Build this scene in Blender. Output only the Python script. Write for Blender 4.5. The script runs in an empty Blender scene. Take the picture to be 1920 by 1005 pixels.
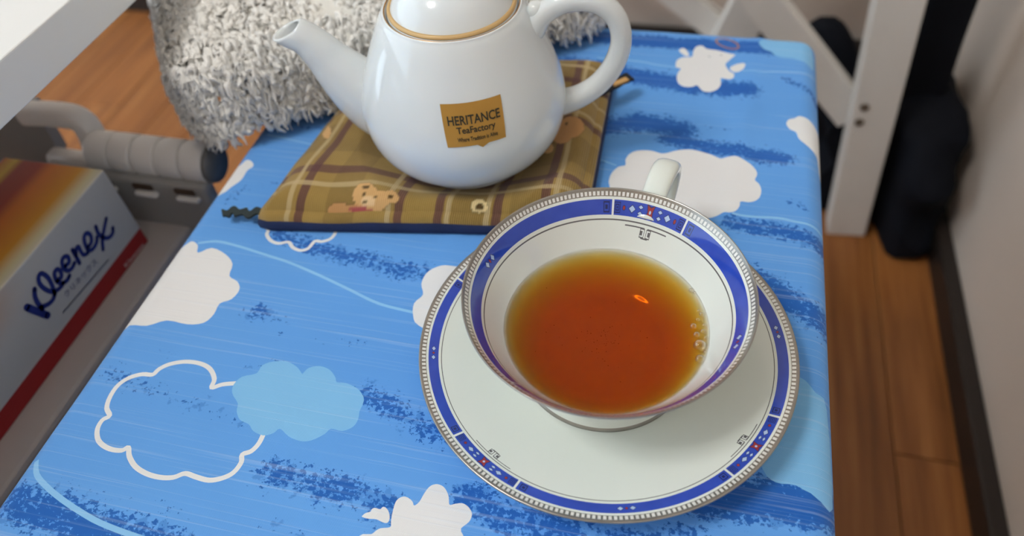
import bpy, bmesh, math, random
import numpy as np
from mathutils import Vector, Matrix, noise
from mathutils.geometry import delaunay_2d_cdt

random.seed(7); np.random.seed(7)
scn = bpy.context.scene
COL = scn.collection
R = math.radians

# ------------------------------------------------------------------ camera
F = 1400.0; PITCH = R(49.0); ROLL = R(5.5); YAW = R(17.5)
T = 0.42                      # height of the cloth-covered table top
ZC = T + 0.2594               # camera height
def _rot():
    cr, sr = math.cos(ROLL), math.sin(ROLL)
    Rz = np.array([[cr, -sr, 0], [sr, cr, 0], [0, 0, 1]])
    sp, cp = math.sin(PITCH), math.cos(PITCH)
    B = np.array([[1, 0, 0], [0, -sp, cp], [0, -cp, -sp]])
    Y = np.array([[math.cos(YAW), -math.sin(YAW), 0], [math.sin(YAW), math.cos(YAW), 0], [0, 0, 1]])
    return Y @ B @ Rz
CM = _rot(); CO = np.array([0, 0, ZC])
def ray(x, y): return CM @ np.array([(x - 960) / F, (y - 502.5) / F, 1.0])
def pix(x, y, z):
    d = ray(x, y); return CO + d * (z - ZC) / d[2]
def proj(p):
    c = CM.T @ (np.asarray(p, float) - CO); return 960 + F * c[0] / c[2], 502.5 + F * c[1] / c[2]
def pixx(x, y, X):
    d = ray(x, y); return CO + d * X / d[0]
def pixy(x, y, Y):
    d = ray(x, y); return CO + d * Y / d[1]

cd = bpy.data.cameras.new('camera'); cam = bpy.data.objects.new('camera', cd); COL.objects.link(cam)
cd.sensor_fit = 'HORIZONTAL'; cd.sensor_width = 36.0; cd.lens = F / 1920 * 36
cd.clip_start = 0.01; cd.clip_end = 50
mw = Matrix.Identity(4)
for i in range(3):
    mw[i][0] = CM[i, 0]; mw[i][1] = -CM[i, 1]; mw[i][2] = -CM[i, 2]; mw[i][3] = CO[i]
cam.matrix_world = mw
cd.dof.use_dof = True; cd.dof.focus_distance = 0.288; cd.dof.aperture_fstop = 6.6
scn.camera = cam

# ------------------------------------------------------------------ light and exposure
w = bpy.data.worlds.new('world'); scn.world = w; w.use_nodes = True
bg = w.node_tree.nodes['Background']
bg.inputs[0].default_value = (0.72, 0.87, 1.0, 1); bg.inputs[1].default_value = 2.3
scn.view_settings.view_transform = 'Standard'; scn.view_settings.look = 'None'
scn.view_settings.exposure = 0.0; scn.view_settings.gamma = 1.0
scn.view_settings.use_curve_mapping = False
LAMP = Vector((-1.0, -0.42, 2.33)); LAMP_E = 70.0

# ------------------------------------------------------------------ helpers
def lin(r, g, b):
    f = lambda c: (c / 255 / 12.92) if c / 255 <= 0.04045 else ((c / 255 + 0.055) / 1.055) ** 2.4
    return (f(r), f(g), f(b), 1.0)

class NT:
    def __init__(s, name, rough=0.5, metal=0.0, spec=0.5):
        s.mat = bpy.data.materials.new(name); s.mat.use_nodes = True
        s.t = s.mat.node_tree; s.n = s.t.nodes; s.l = s.t.links
        s.b = s.n['Principled BSDF']; s.out = s.n['Material Output']
        s.b.inputs['Roughness'].default_value = rough; s.b.inputs['Metallic'].default_value = metal
        s.b.inputs['Specular IOR Level'].default_value = spec
    def put(s, sock, v):
        if isinstance(v, bpy.types.NodeSocket): s.l.new(v, sock)
        else: sock.default_value = v
    def m(s, op, a, b=None, c=None):
        n = s.n.new('ShaderNodeMath'); n.operation = op
        s.put(n.inputs[0], a)
        if b is not None: s.put(n.inputs[1], b)
        if c is not None: s.put(n.inputs[2], c)
        return n.outputs[0]
    def mix(s, f, a, b):
        n = s.n.new('ShaderNodeMix'); n.data_type = 'RGBA'
        s.put(n.inputs[0], f); s.put(n.inputs[6], a); s.put(n.inputs[7], b); return n.outputs[2]
    def mul(s, f, a, b):
        n = s.n.new('ShaderNodeMix'); n.data_type = 'RGBA'; n.blend_type = 'MULTIPLY'
        s.put(n.inputs[0], f); s.put(n.inputs[6], a); s.put(n.inputs[7], b); return n.outputs[2]
    def coord(s, kind='Object'): return s.n.new('ShaderNodeTexCoord').outputs[kind]
    def attr(s, name):
        n = s.n.new('ShaderNodeAttribute'); n.attribute_name = name; return n
    def sep(s, v):
        n = s.n.new('ShaderNodeSeparateXYZ'); s.l.new(v, n.inputs[0]); return n.outputs
    def comb(s, x, y, z=0.0):
        n = s.n.new('ShaderNodeCombineXYZ')
        for i, q in enumerate((x, y, z)): s.put(n.inputs[i], q)
        return n.outputs[0]
    def mapping(s, v, scale=(1, 1, 1), loc=(0, 0, 0)):
        n = s.n.new('ShaderNodeMapping'); s.l.new(v, n.inputs[0])
        n.inputs['Scale'].default_value = scale; n.inputs['Location'].default_value = loc; return n.outputs[0]
    def noise(s, v, scale, detail=2.0, rough=0.5, col=False):
        n = s.n.new('ShaderNodeTexNoise'); s.l.new(v, n.inputs['Vector'])
        n.inputs['Scale'].default_value = scale; n.inputs['Detail'].default_value = detail
        n.inputs['Roughness'].default_value = rough
        return n.outputs[1 if col else 0]
    def ramp(s, f, stops):
        n = s.n.new('ShaderNodeValToRGB'); s.l.new(f, n.inputs[0]); e = n.color_ramp.elements
        while len(e) < len(stops): e.new(0.5)
        for k, (p, c) in enumerate(stops): e[k].position = p; e[k].color = c
        return n.outputs[0]
    def sstep(s, x, a, b):
        n = s.n.new('ShaderNodeMapRange'); n.interpolation_type = 'SMOOTHSTEP'
        s.put(n.inputs[0], x); n.inputs[1].default_value = a; n.inputs[2].default_value = b; return n.outputs[0]
    def bump(s, h, strength=0.3, dist=0.001):
        n = s.n.new('ShaderNodeBump'); s.l.new(h, n.inputs['Height'])
        n.inputs['Strength'].default_value = strength; n.inputs['Distance'].default_value = dist
        s.l.new(n.outputs[0], s.b.inputs['Normal'])
    def color(s, c): s.put(s.b.inputs['Base Color'], c)

def plain(name, col, rough=0.5, metal=0.0, spec=0.5, var=0.06, scale=30.0, bump=0.0):
    k = NT(name, rough, metal, spec)
    v = k.noise(k.coord(), scale, 3.0)
    d = tuple(c * (1 - var * 2) for c in col[:3]) + (1,)
    k.color(k.mix(v, d, tuple(min(1, c * (1 + var * 0.5)) for c in col[:3]) + (1,)))
    if bump: k.bump(v, bump, 0.002)
    return k.mat

def link(o, parent=None):
    COL.objects.link(o)
    if parent is not None: o.parent = parent
    return o
def mesh_obj(name, verts, faces, mats=None, parent=None, smooth=True, midx=None):
    me = bpy.data.meshes.new(name)
    me.from_pydata([tuple(v) for v in verts], [], faces)
    for m in (mats if isinstance(mats, (list, tuple)) else [mats]):
        if m: me.materials.append(m)
    if midx is not None: me.polygons.foreach_set('material_index', midx)
    if smooth: me.polygons.foreach_set('use_smooth', [True] * len(me.polygons))
    me.update()
    return link(bpy.data.objects.new(name, me), parent)
def bm_obj(name, bm, mat, parent=None, smooth=False):
    me = bpy.data.meshes.new(name); bm.to_mesh(me); bm.free()
    if mat: me.materials.append(mat)
    if smooth: me.polygons.foreach_set('use_smooth', [True] * len(me.polygons))
    return link(bpy.data.objects.new(name, me), parent)
def tag(o, label=None, cat=None, group=None, kind=None):
    if label: o['label'] = label
    if cat: o['category'] = cat
    if group: o['group'] = group
    if kind: o['kind'] = kind
    return o
def thing(name, loc, label, cat, rz=0.0, group=None):
    o = bpy.data.objects.new(name, None); o.empty_display_size = 0.02
    COL.objects.link(o); o.location = loc; o.rotation_euler = (0, 0, rz)
    return tag(o, label, cat, group)
def box_bm(x0, x1, y0, y1, z0, z1, bev=0.0, seg=2):
    bm = bmesh.new()
    bmesh.ops.create_cube(bm, size=1.0)
    bmesh.ops.scale(bm, vec=(x1 - x0, y1 - y0, z1 - z0), verts=bm.verts)
    bmesh.ops.translate(bm, vec=((x0 + x1) / 2, (y0 + y1) / 2, (z0 + z1) / 2), verts=bm.verts)
    if bev: bmesh.ops.bevel(bm, geom=list(bm.edges), offset=bev, segments=seg, affect='EDGES', profile=0.5)
    return bm
def box(name, b, mat, parent=None, bev=0.001, smooth=False):
    return bm_obj(name, box_bm(*b, bev=bev), mat, parent, smooth)
def bar(name, a, b, w, d, mat, parent=None, bev=0.002, up=(0, 1, 0)):
    """rectangular bar from a to b; d is its size along `up`, w across"""
    a, b = Vector(a), Vector(b); L = (b - a).length
    bm = box_bm(-w / 2, w / 2, -d / 2, d / 2, 0, L, bev)
    z = (b - a).normalized(); y = (Vector(up) - z * Vector(up).dot(z)).normalized(); x = y.cross(z)
    mt = Matrix((x, y, z)).transposed().to_4x4(); mt.translation = a
    bmesh.ops.transform(bm, matrix=mt, verts=bm.verts)
    return bm_obj(name, bm, mat, parent)
def catmull(pts, n=8):
    P = [np.array(p, float) for p in pts]; P = [2 * P[0] - P[1]] + P + [2 * P[-1] - P[-2]]
    out = []
    for i in range(1, len(P) - 2):
        for k in range(n):
            t = k / n
            out.append(0.5 * ((2 * P[i]) + (-P[i - 1] + P[i + 1]) * t + (2 * P[i - 1] - 5 * P[i] + 4 * P[i + 1] - P[i + 2]) * t * t
                              + (-P[i - 1] + 3 * P[i] - 3 * P[i + 1] + P[i + 2]) * t ** 3))
    out.append(P[-2]); return out
def lathe(name, prof, n, mats, parent=None, segmat=None, loc=None):
    """prof: list of (r, z); segmat: material index of each profile segment"""
    V, Fc, MI, rows = [], [], [], []
    for r, z in prof:
        if r < 1e-6: rows.append([len(V)]); V.append((0, 0, z))
        else:
            rows.append(list(range(len(V), len(V) + n)))
            V += [(r * math.cos(2 * math.pi * k / n), r * math.sin(2 * math.pi * k / n), z) for k in range(n)]
    for i in range(len(rows) - 1):
        a, b = rows[i], rows[i + 1]; mi = segmat[i] if segmat else 0
        for k in range(n):
            k2 = (k + 1) % n
            if len(a) == 1 and len(b) == 1: continue
            if len(a) == 1: f = (a[0], b[k2], b[k])
            elif len(b) == 1: f = (a[k], a[k2], b[0])
            else: f = (a[k], a[k2], b[k2], b[k])
            Fc.append(f); MI.append(mi)
    o = mesh_obj(name, V, Fc, mats, parent, True, MI)
    if loc is not None: o.location = loc
    return o
def sweep(name, pts, sizes, mat, parent=None, n=16, side=(0, 0, 1), power=2.0, caps=True):
    """tube along pts; sizes = (half width along `side`-frame b, half width along the other) per point"""
    V, Fc = [], []; pts = [Vector(p) for p in pts]; N = len(pts); sd = Vector(side)
    for i, p in enumerate(pts):
        t = (pts[min(i + 1, N - 1)] - pts[max(i - 1, 0)]).normalized()
        b = (sd - t * sd.dot(t)).normalized(); a = t.cross(b)
        sa, sb = sizes[i]
        for k in range(n):
            c, s = math.cos(2 * math.pi * k / n), math.sin(2 * math.pi * k / n)
            e = 2.0 / power
            V.append(p + a * (sa * math.copysign(abs(c) ** e, c)) + b * (sb * math.copysign(abs(s) ** e, s)))
    for i in range(N - 1):
        for k in range(n):
            k2 = (k + 1) % n
            Fc.append((i * n + k, i * n + k2, (i + 1) * n + k2, (i + 1) * n + k))
    if caps:
        Fc.append(tuple(reversed(range(n)))); Fc.append(tuple(range((N - 1) * n, N * n)))
    return mesh_obj(name, V, Fc, mat, parent)
def lerp(a, b, t): return a + (b - a) * t
def interp(x, xs, ys): return float(np.interp(x, xs, ys))
def text_mesh(s, size=1.0, bold=0.0):
    cu = bpy.data.curves.new('lettering', 'FONT'); cu.body = s; cu.size = size; cu.resolution_u = 3; cu.offset = bold
    o = bpy.data.objects.new('lettering', cu); COL.objects.link(o)
    dg = bpy.context.evaluated_depsgraph_get()
    me = bpy.data.meshes.new_from_object(o.evaluated_get(dg))
    V = [tuple(v.co) for v in me.vertices]; Fc = [tuple(p.vertices) for p in me.polygons]
    bpy.data.objects.remove(o); bpy.data.meshes.remove(me); bpy.data.curves.remove(cu)
    V = np.array(V); lo, hi = V.min(0), V.max(0)
    return V, Fc, lo, hi
def ribbon(pts, w):
    """flat polygon strip along a 2-D polyline; returns verts (2-D), quads"""
    P = [np.array(p, float) for p in pts]; V, Fc = [], []
    for i, p in enumerate(P):
        t = P[min(i + 1, len(P) - 1)] - P[max(i - 1, 0)]; t /= (np.linalg.norm(t) + 1e-12)
        nrm = np.array([-t[1], t[0]]); ww = w[i] if hasattr(w, '__len__') else w
        V += [p + nrm * ww / 2, p - nrm * ww / 2]
        if i: Fc.append((2 * i - 2, 2 * i - 1, 2 * i + 1, 2 * i))
    return V, Fc

# ------------------------------------------------------------------ materials
def porcelain(name, col, rough=0.06):
    k = NT(name, rough, 0, 0.55)
    v = k.noise(k.coord(), 25, 2)
    k.color(k.mix(v, tuple(c * .97 for c in col[:3]) + (1,), col))
    k.b.inputs['Coat Weight'].default_value = 0.3; k.b.inputs['Coat Roughness'].default_value = 0.03
    k.b.inputs['Subsurface Weight'].default_value = 0.08
    k.b.inputs['Subsurface Radius'].default_value = (0.004, 0.003, 0.002); k.b.inputs['Subsurface Scale'].default_value = 0.5
    return k.mat
M_china = porcelain('bone_china', (0.76, 0.81, 0.76, 1))
M_pot = porcelain('white_porcelain', (0.74, 0.79, 0.81, 1), 0.08)
M_gold = plain('worn_gold_line', lin(190, 140, 62), 0.32, 0.75, var=0.15, scale=60)
M_silver = plain('platinum_edge', (0.42, 0.40, 0.37, 1), 0.28, 0.9, var=0.2, scale=120)
M_white_lam = plain('white_laminate', (0.80, 0.82, 0.82, 1), 0.35, var=0.02, scale=20)
M_white_wood = plain('white_painted_wood', (0.76, 0.74, 0.70, 1), 0.5, var=0.04, scale=25, bump=.05)
M_screw = plain('dark_screw_hole', lin(104, 90, 74), 0.6)
M_plastic = plain('white_plastic', (0.90, 0.88, 0.85, 1), 0.42, var=0.03)
M_plastic_dk = plain('grey_plastic', (0.20, 0.20, 0.195, 1), 0.45)
M_slot = plain('brown_slot', lin(70, 52, 38), 0.7)
M_darkmetal = plain('dark_metal', (0.035, 0.033, 0.03, 1), 0.45, 0.4)
M_wood_table = plain('pale_wood', lin(190, 150, 105), 0.5, var=0.1)

# ------------------------------------------------------------------ room
def mat_floor():
    k = NT('oak_floorboard', 0.42)
    oi = k.n.new('ShaderNodeObjectInfo').outputs['Random']
    co = k.coord(); off = k.comb(k.m('MULTIPLY', oi, 13.0), k.m('MULTIPLY', oi, 7.0), 0.0)
    va = k.n.new('ShaderNodeVectorMath'); va.operation = 'ADD'; k.l.new(co, va.inputs[0]); k.l.new(off, va.inputs[1])
    g = k.noise(k.mapping(va.outputs[0], (60, 3.0, 10)), 1.0, 5, 0.6)
    base = k.ramp(g, [(0.3, lin(120, 72, 34)), (0.5, lin(158, 100, 50)), (0.72, lin(184, 126, 70))])
    k.color(k.mul(0.8, base, k.ramp(oi, [(0, (0.78, 0.76, 0.74, 1)), (1, (1.0, 1.0, 1.0, 1))])))
    k.bump(g, 0.05, 0.001)
    return k.mat
M_floor = mat_floor()
M_seam = plain('floor_seam', lin(48, 28, 14), 0.8)
def mat_wall():
    k = NT('beige_wallpaper', 0.85, spec=0.2)
    co = k.coord(); a = k.noise(co, 6, 3); b = k.noise(co, 350, 2)
    k.color(k.mix(a, lin(200, 186, 172), lin(212, 199, 187))); k.bump(b, 0.35, 0.002)
    return k.mat
M_wall = mat_wall()
M_base = plain('dark_baseboard', lin(34, 26, 21), 0.5)
M_ceil = plain('white_ceiling', (0.75, 0.74, 0.72, 1), 0.9)

XW, YW = 0.312, 1.06
floor = tag(box('floor', (-2.4, XW + .05, -1.6, YW + .05, -0.03, -0.003), M_seam, bev=0), 'brown wooden floor of narrow boards', None, None, 'structure')
pw, pl = 0.0735, 0.9
pm = None
i = 0; x = XW - pw / 2
while x > -1.9:
    y0 = -1.4 - (i * 0.37) % 0.9
    while y0 < YW:
        if y0 + pl > -0.6:
            if pm is None:
                o = box('plank', (-pw / 2 + .0006, pw / 2 - .0006, 0.0006, pl - .0006, -0.003, 0.0), M_floor, floor, bev=.0005); pm = o.data
            else:
                o = link(bpy.data.objects.new('plank', pm), floor)
            o.location = (x, y0, 0)
        y0 += pl
    x -= pw; i += 1
tag(box('wall_right', (XW, XW + .1, -1.6, YW + .1, -0.01, 2.4), M_wall, bev=0), 'beige textured wall beside the floor strip', None, None, 'structure')
tag(box('wall_back', (-2.4, XW, YW, YW + .1, -0.01, 2.4), M_wall, bev=0), 'beige wall behind the white trestle', None, None, 'structure')
tag(box('wall_front_blocker', (-2.4, XW, -1.7, -1.6, -0.01, 2.4), M_wall, bev=0), 'unseen beige wall added behind the camera to block light', None, None, 'structure')  # unseen wall, added to shut out world light from the front
tag(box('ceiling', (-2.4, XW + .1, -1.6, YW + .1, 2.4, 2.45), M_ceil, bev=0), 'white ceiling', None, None, 'structure')
tag(box('baseboard_right', (XW - .016, XW, -1.6, YW, 0, 0.036), M_base, bev=.002), 'dark brown baseboard along the beige wall', None, None, 'structure')
tag(box('baseboard_back', (-2.4, XW - .016, YW - .016, YW, 0, 0.036), M_base, bev=.002), 'dark brown baseboard under the back wall', None, None, 'structure')

# ring lamp on the ceiling
lampk = NT('lamp_tube'); lampk.color((1, 1, 1, 1))
lampk.b.inputs['Emission Color'].default_value = (1.0, 0.985, 0.95, 1); lampk.b.inputs['Emission Strength'].default_value = LAMP_E
lm = thing('ceiling_lamp', (LAMP.x, LAMP.y, 2.4), 'round white ceiling lamp with a glowing ring tube', 'lamp')
lathe('lamp_housing', [(0, 0), (.11, 0), (.11, -.035), (.09, -.045), (0, -.045)], 48, M_ceil, lm)
ring = []
for k in range(17):
    a = 2 * math.pi * k / 16; ring.append((0.205 + .03 * math.cos(a), -.07 + .018 * math.sin(a)))
lathe('lamp_ring', ring, 64, lampk.mat, lm)
for k in range(3):
    a = 2.1 * k; bar('lamp_bracket', (.09 * math.cos(a), .09 * math.sin(a), -.04), (.19 * math.cos(a), .19 * math.sin(a), -.062), .012, .006, M_ceil, lm, up=(0, 0, 1))

# ------------------------------------------------------------------ table and cloth
X0, X1, Y0, Y1 = -0.2368, 0.0718, -0.10, 0.4275
tb = thing('side_table', ((X0 + X1) / 2, .16, 0), 'small low wooden table hidden under the blue cloud cloth', 'table')
hx, hy = (X1 - X0) / 2 - .004, (Y1 - Y0) / 2 - .004
box('table_top', (-hx, hx, -hy, hy, T - .024, T - .0012), M_wood_table, tb, bev=.004)
for sx in (-1, 1):
    for sy in (-1, 1):
        cx, cy = sx * (hx - .03), sy * (hy - .03)
        box('leg', (cx - .016, cx + .016, cy - .016, cy + .016, 0, T - .024), M_wood_table, tb, bev=.002)

# print on the cloth, traced on the table plane (u, v) = (x, y)
def P(pts, o=(0, 0), s=1.0): return [tuple(pix(p[0] / s + o[0], p[1] / s + o[1], T)[:2]) for p in pts]
def smooth_closed(pts, n=4):
    pts = list(pts); L = len(pts); out = []
    for i in range(L):
        p0, p1, p2, p3 = (np.array(pts[(i + j) % L]) for j in (-1, 0, 1, 2))
        for k in range(n):
            t = k / n
            out.append(tuple(0.5 * ((2 * p1) + (-p0 + p2) * t + (2 * p0 - 5 * p1 + 4 * p2 - p3) * t * t + (-p0 + 3 * p1 - 3 * p2 + p3) * t ** 3)))
    return out
REG = []      # (kind, polygon)
def cloud(kind, pts, o=(0, 0), s=1.0): REG.append((kind, smooth_closed(P(pts, o, s), 3)))
def stroke(kind, pts, wpx, o=(0, 0), s=1.0, sm=4):
    cl = catmull(P(pts, o, s), sm); c = cl[len(cl) // 2]
    wm = wpx / 1400 * 0.33 if wpx < 100 else wpx
    V, _ = ribbon(cl, wm); REG.append((kind, [tuple(v) for v in V[0::2]] + [tuple(v) for v in V[1::2][::-1]]))
cloud('W', [(241, 608), (276, 611), (313, 601), (351, 608), (382, 605), (401, 589), (412, 569), (434, 561), (449, 543), (445, 528), (430, 517), (436, 495), (423, 477), (397, 465), (371, 474), (371, 460), (360, 452), (346, 456), (318, 465), (240, 520), (190, 600)])
cloud('W', [(414, 361), (434, 350), (452, 337), (463, 320), (475, 311), (471, 302), (460, 299), (449, 305), (420, 308), (380, 350)])
cloud('L', [(805, 330), (812, 290), (850, 255), (915, 240), (940, 205), (990, 187), (1050, 187), (1095, 210), (1118, 240), (1125, 238), (1150, 215), (1200, 207), (1245, 225), (1270, 260), (1275, 280), (1320, 285), (1370, 310), (1397, 350), (1390, 385), (1378, 410), (1372, 445), (1350, 480), (1300, 500), (1250, 490), (1220, 515), (1160, 543), (1110, 545), (1060, 525), (1020, 490), (990, 510), (945, 520), (900, 500), (880, 470), (840, 450), (825, 410), (830, 375)], (100, 600), 2.4)
cloud('W', [(110, 923), (270, 905), (330, 860), (400, 820), (530, 800), (540, 720), (560, 600), (600, 460), (650, 400), (720, 375), (790, 400), (840, 450), (860, 500), (930, 450), (1000, 330), (1060, 250), (1120, 212), (1190, 205), (1260, 235), (1310, 300), (1340, 390), (1350, 490), (1420, 480), (1520, 470), (1600, 510), (1650, 580), (1660, 640), (1620, 730), (1520, 810), (1510, 860), (1500, 1150), (100, 1150)], (660, 880), 7.385)
cloud('W', [(140, 650), (190, 610), (260, 590), (275, 560), (320, 540), (370, 555), (400, 555), (430, 525), (470, 535), (505, 580), (522, 650), (515, 710), (480, 745), (420, 735), (340, 700), (230, 690), (150, 665)], (660, 880), 7.385)
cloud('W', [(215, 640), (215, 570), (245, 510), (300, 465), (365, 450), (365, 400), (400, 350), (460, 320), (540, 312), (620, 318), (700, 340), (760, 335), (820, 318), (900, 303), (1000, 303), (1100, 325), (1180, 350), (1260, 385), (1320, 375), (1385, 372), (1450, 395), (1540, 440), (1595, 500), (1605, 545), (1585, 590), (1625, 630), (1645, 690), (1630, 750), (1590, 785), (1530, 798), (1450, 795), (1440, 840), (1400, 890), (1340, 910), (1290, 905), (1230, 930), (1150, 950), (1050, 960), (700, 900), (300, 800)], (1100, 220), 5.025)
cloud('W', [(985, 690), (1000, 660), (1040, 650), (1070, 635), (1120, 645), (1160, 665), (1210, 690), (1320, 760), (1350, 1010), (1260, 1000), (1225, 900), (1190, 870), (1120, 830), (1070, 790), (1050, 745), (1010, 725)], (1200, 40), 3.589)
cloud('W', [(240, 290), (250, 260), (290, 240), (350, 237), (358, 200), (380, 170), (420, 165), (450, 185), (520, 195), (600, 215), (640, 225), (625, 240), (590, 270), (575, 290), (600, 330), (632, 350), (630, 375), (600, 388), (545, 380), (545, 420), (520, 455), (470, 473), (420, 465), (385, 430), (350, 440), (300, 440), (260, 420), (247, 385), (255, 345), (275, 318), (245, 310)], (1200, 40), 3.589)
cloud('W', [(262, 195), (285, 180), (310, 190), (330, 225), (315, 235), (285, 220)], (1200, 40), 3.589)
cloud('W', [(605, 310), (640, 290), (690, 280), (708, 290), (700, 315), (670, 335), (640, 340), (615, 330)], (1200, 40), 3.589)
cloud('L', [(795, 155), (820, 135), (870, 122), (950, 115), (1050, 120), (1130, 130), (1180, 180), (1190, 300), (1110, 272), (1080, 265), (1020, 250), (960, 245), (910, 230), (880, 205), (830, 190)], (1200, 40), 3.589)
cloud('W', [(786, 611), (774.5, 591), (776.5, 568), (793, 552), (790, 532), (800, 512), (819, 501), (846, 499), (900, 510), (930, 560), (930, 640), (850, 640)])
cloud('L', [(1430, 700), (1497, 706), (1530, 735), (1560, 760), (1580, 945), (1520, 925), (1490, 910), (1455, 905), (1430, 880), (1410, 800)])
o7 = ((100, 600), 2.4)
stroke('W', [(830, 284), (760, 290), (712, 303), (724, 265), (705, 220), (660, 195), (590, 187), (520, 200), (475, 222), (447, 246), (400, 245), (340, 262), (290, 295), (255, 345), (240, 395), (253, 430), (220, 450), (198, 490), (200, 535), (225, 565), (265, 583), (310, 587), (337, 574), (343, 615), (370, 660), (420, 692), (480, 708), (540, 708), (592, 690), (640, 705), (700, 720), (760, 710), (810, 685), (845, 640), (850, 605), (890, 590), (925, 555), (950, 505)], 8.5, *o7)
o8 = ((250, 230), 2.717)
stroke('W', [(655, 480), (662, 525), (688, 545), (680, 570), (700, 600), (740, 615), (790, 608), (812, 635), (850, 650), (890, 640), (925, 603), (960, 605), (1005, 590), (1030, 555), (1020, 530)], 7.5, *o8)
for pts, wd in (([(371, 456), (404.6, 452.7), (441, 460), (489, 475), (544, 493), (600, 517), (655, 543), (710, 569), (773, 585), (790, 590)], 6),
                ([(66, 862), (69, 890), (87, 912), (113, 934), (145, 956), (189, 981), (255, 1006), (320, 1025)], 9),
                ([(1120, 108), (1200, 115), (1228, 121), (1267, 126)], 4.5), ([(1392, 133), (1423, 136), (1451, 135), (1512, 136), (1540, 140)], 3.2),
                ([(1372, 402), (1410, 406), (1459, 409), (1489, 415), (1520, 421), (1548, 429), (1570, 436)], 6),
                ([(500, 252), (530, 258), (550, 263), (580, 270), (610, 276)], 3.2), ([(1100, 294), (1125, 299), (1142, 305), (1156, 310)], 3.5)):
    stroke('C', pts, wd)
hal = [(588 + 78 * math.cos(a) * .97 - 30 * math.sin(a) * -.2, 150 + 78 * math.cos(a) * .22 + 30 * math.sin(a)) for a in np.linspace(0.12, 2 * math.pi, 22)]
stroke('O', hal, 4.5, (1200, 40), 3.589, 2)
for ex, ey in ((468, 236), (545, 226)): stroke('B', [(ex - 8, ey), (ex + 8, ey + 2)], 2.2, (1200, 40), 3.589, 2)

# dark blue brushed bands: polyline (pixels), half width in pixels, density
BANDS = [([(520, 440), (600, 468), (690, 490), (800, 515)], 30, .72), ([(450, 588), (530, 598)], 24, .55), ([(520, 632), (680, 640)], 18, .42), ([(290, 630), (330, 665)], 14, .42),
         ([(200, 700), (330, 745), (450, 785)], 24, .50), ([(690, 735), (760, 780), (850, 815)], 32, .68), ([(450, 690), (520, 680)], 14, .5), ([(505, 885), (590, 910), (680, 925), (745, 965)], 34, .74),
         ([(20, 940), (110, 965), (210, 1000), (330, 1040)], 40, .85), ([(875, 935), (960, 975), (1050, 1000)], 36, .76), ([(500, 985), (560, 1000)], 18, .5), ([(1080, 1000), (1300, 1010)], 28, .62), ([(1330, 930), (1440, 935), (1560, 950)], 42, 1.0),
         ([(1420, 525), (1480, 565), (1560, 605)], 38, .86), ([(1370, 420), (1450, 430), (1560, 458)], 26, .86), ([(1090, 240), (1200, 230), (1280, 245)], 36, .98), ([(1250, 260), (1340, 278), (1400, 286), (1470, 298)], 28, .90), ([(1330, 240), (1380, 245)], 10, .5),
         ([(1060, 118), (1200, 142), (1300, 162), (1395, 168)], 36, 1.0), ([(1080, 66), (1250, 80), (1450, 92)], 26, 1.25), ([(1472, 150), (1520, 168), (1545, 188)], 12, .85), ([(420, 378), (470, 350), (520, 340)], 18, .5), ([(1060, 345), (1120, 310)], 26, .6),
         ([(560, 240), (660, 235)], 16, .6), ([(480, 575), (500, 585)], 18, .7), ([(300, 945), (350, 980)], 22, .4), ([(1490, 740), (1548, 768)], 9, .8), ([(1480, 380), (1510, 390)], 12, .6), ([(430, 405), (500, 420)], 14, .5)]
BANDW = [(np.array(P(p)), h / 1400 * 0.34, d) for p, h, d in BANDS]
def seg_dist(Q, a, b):
    ab = b - a; t = np.clip(((Q - a) @ ab) / (ab @ ab), 0, 1); return np.linalg.norm(Q - (a + t[:, None] * ab), axis=1)

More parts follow.
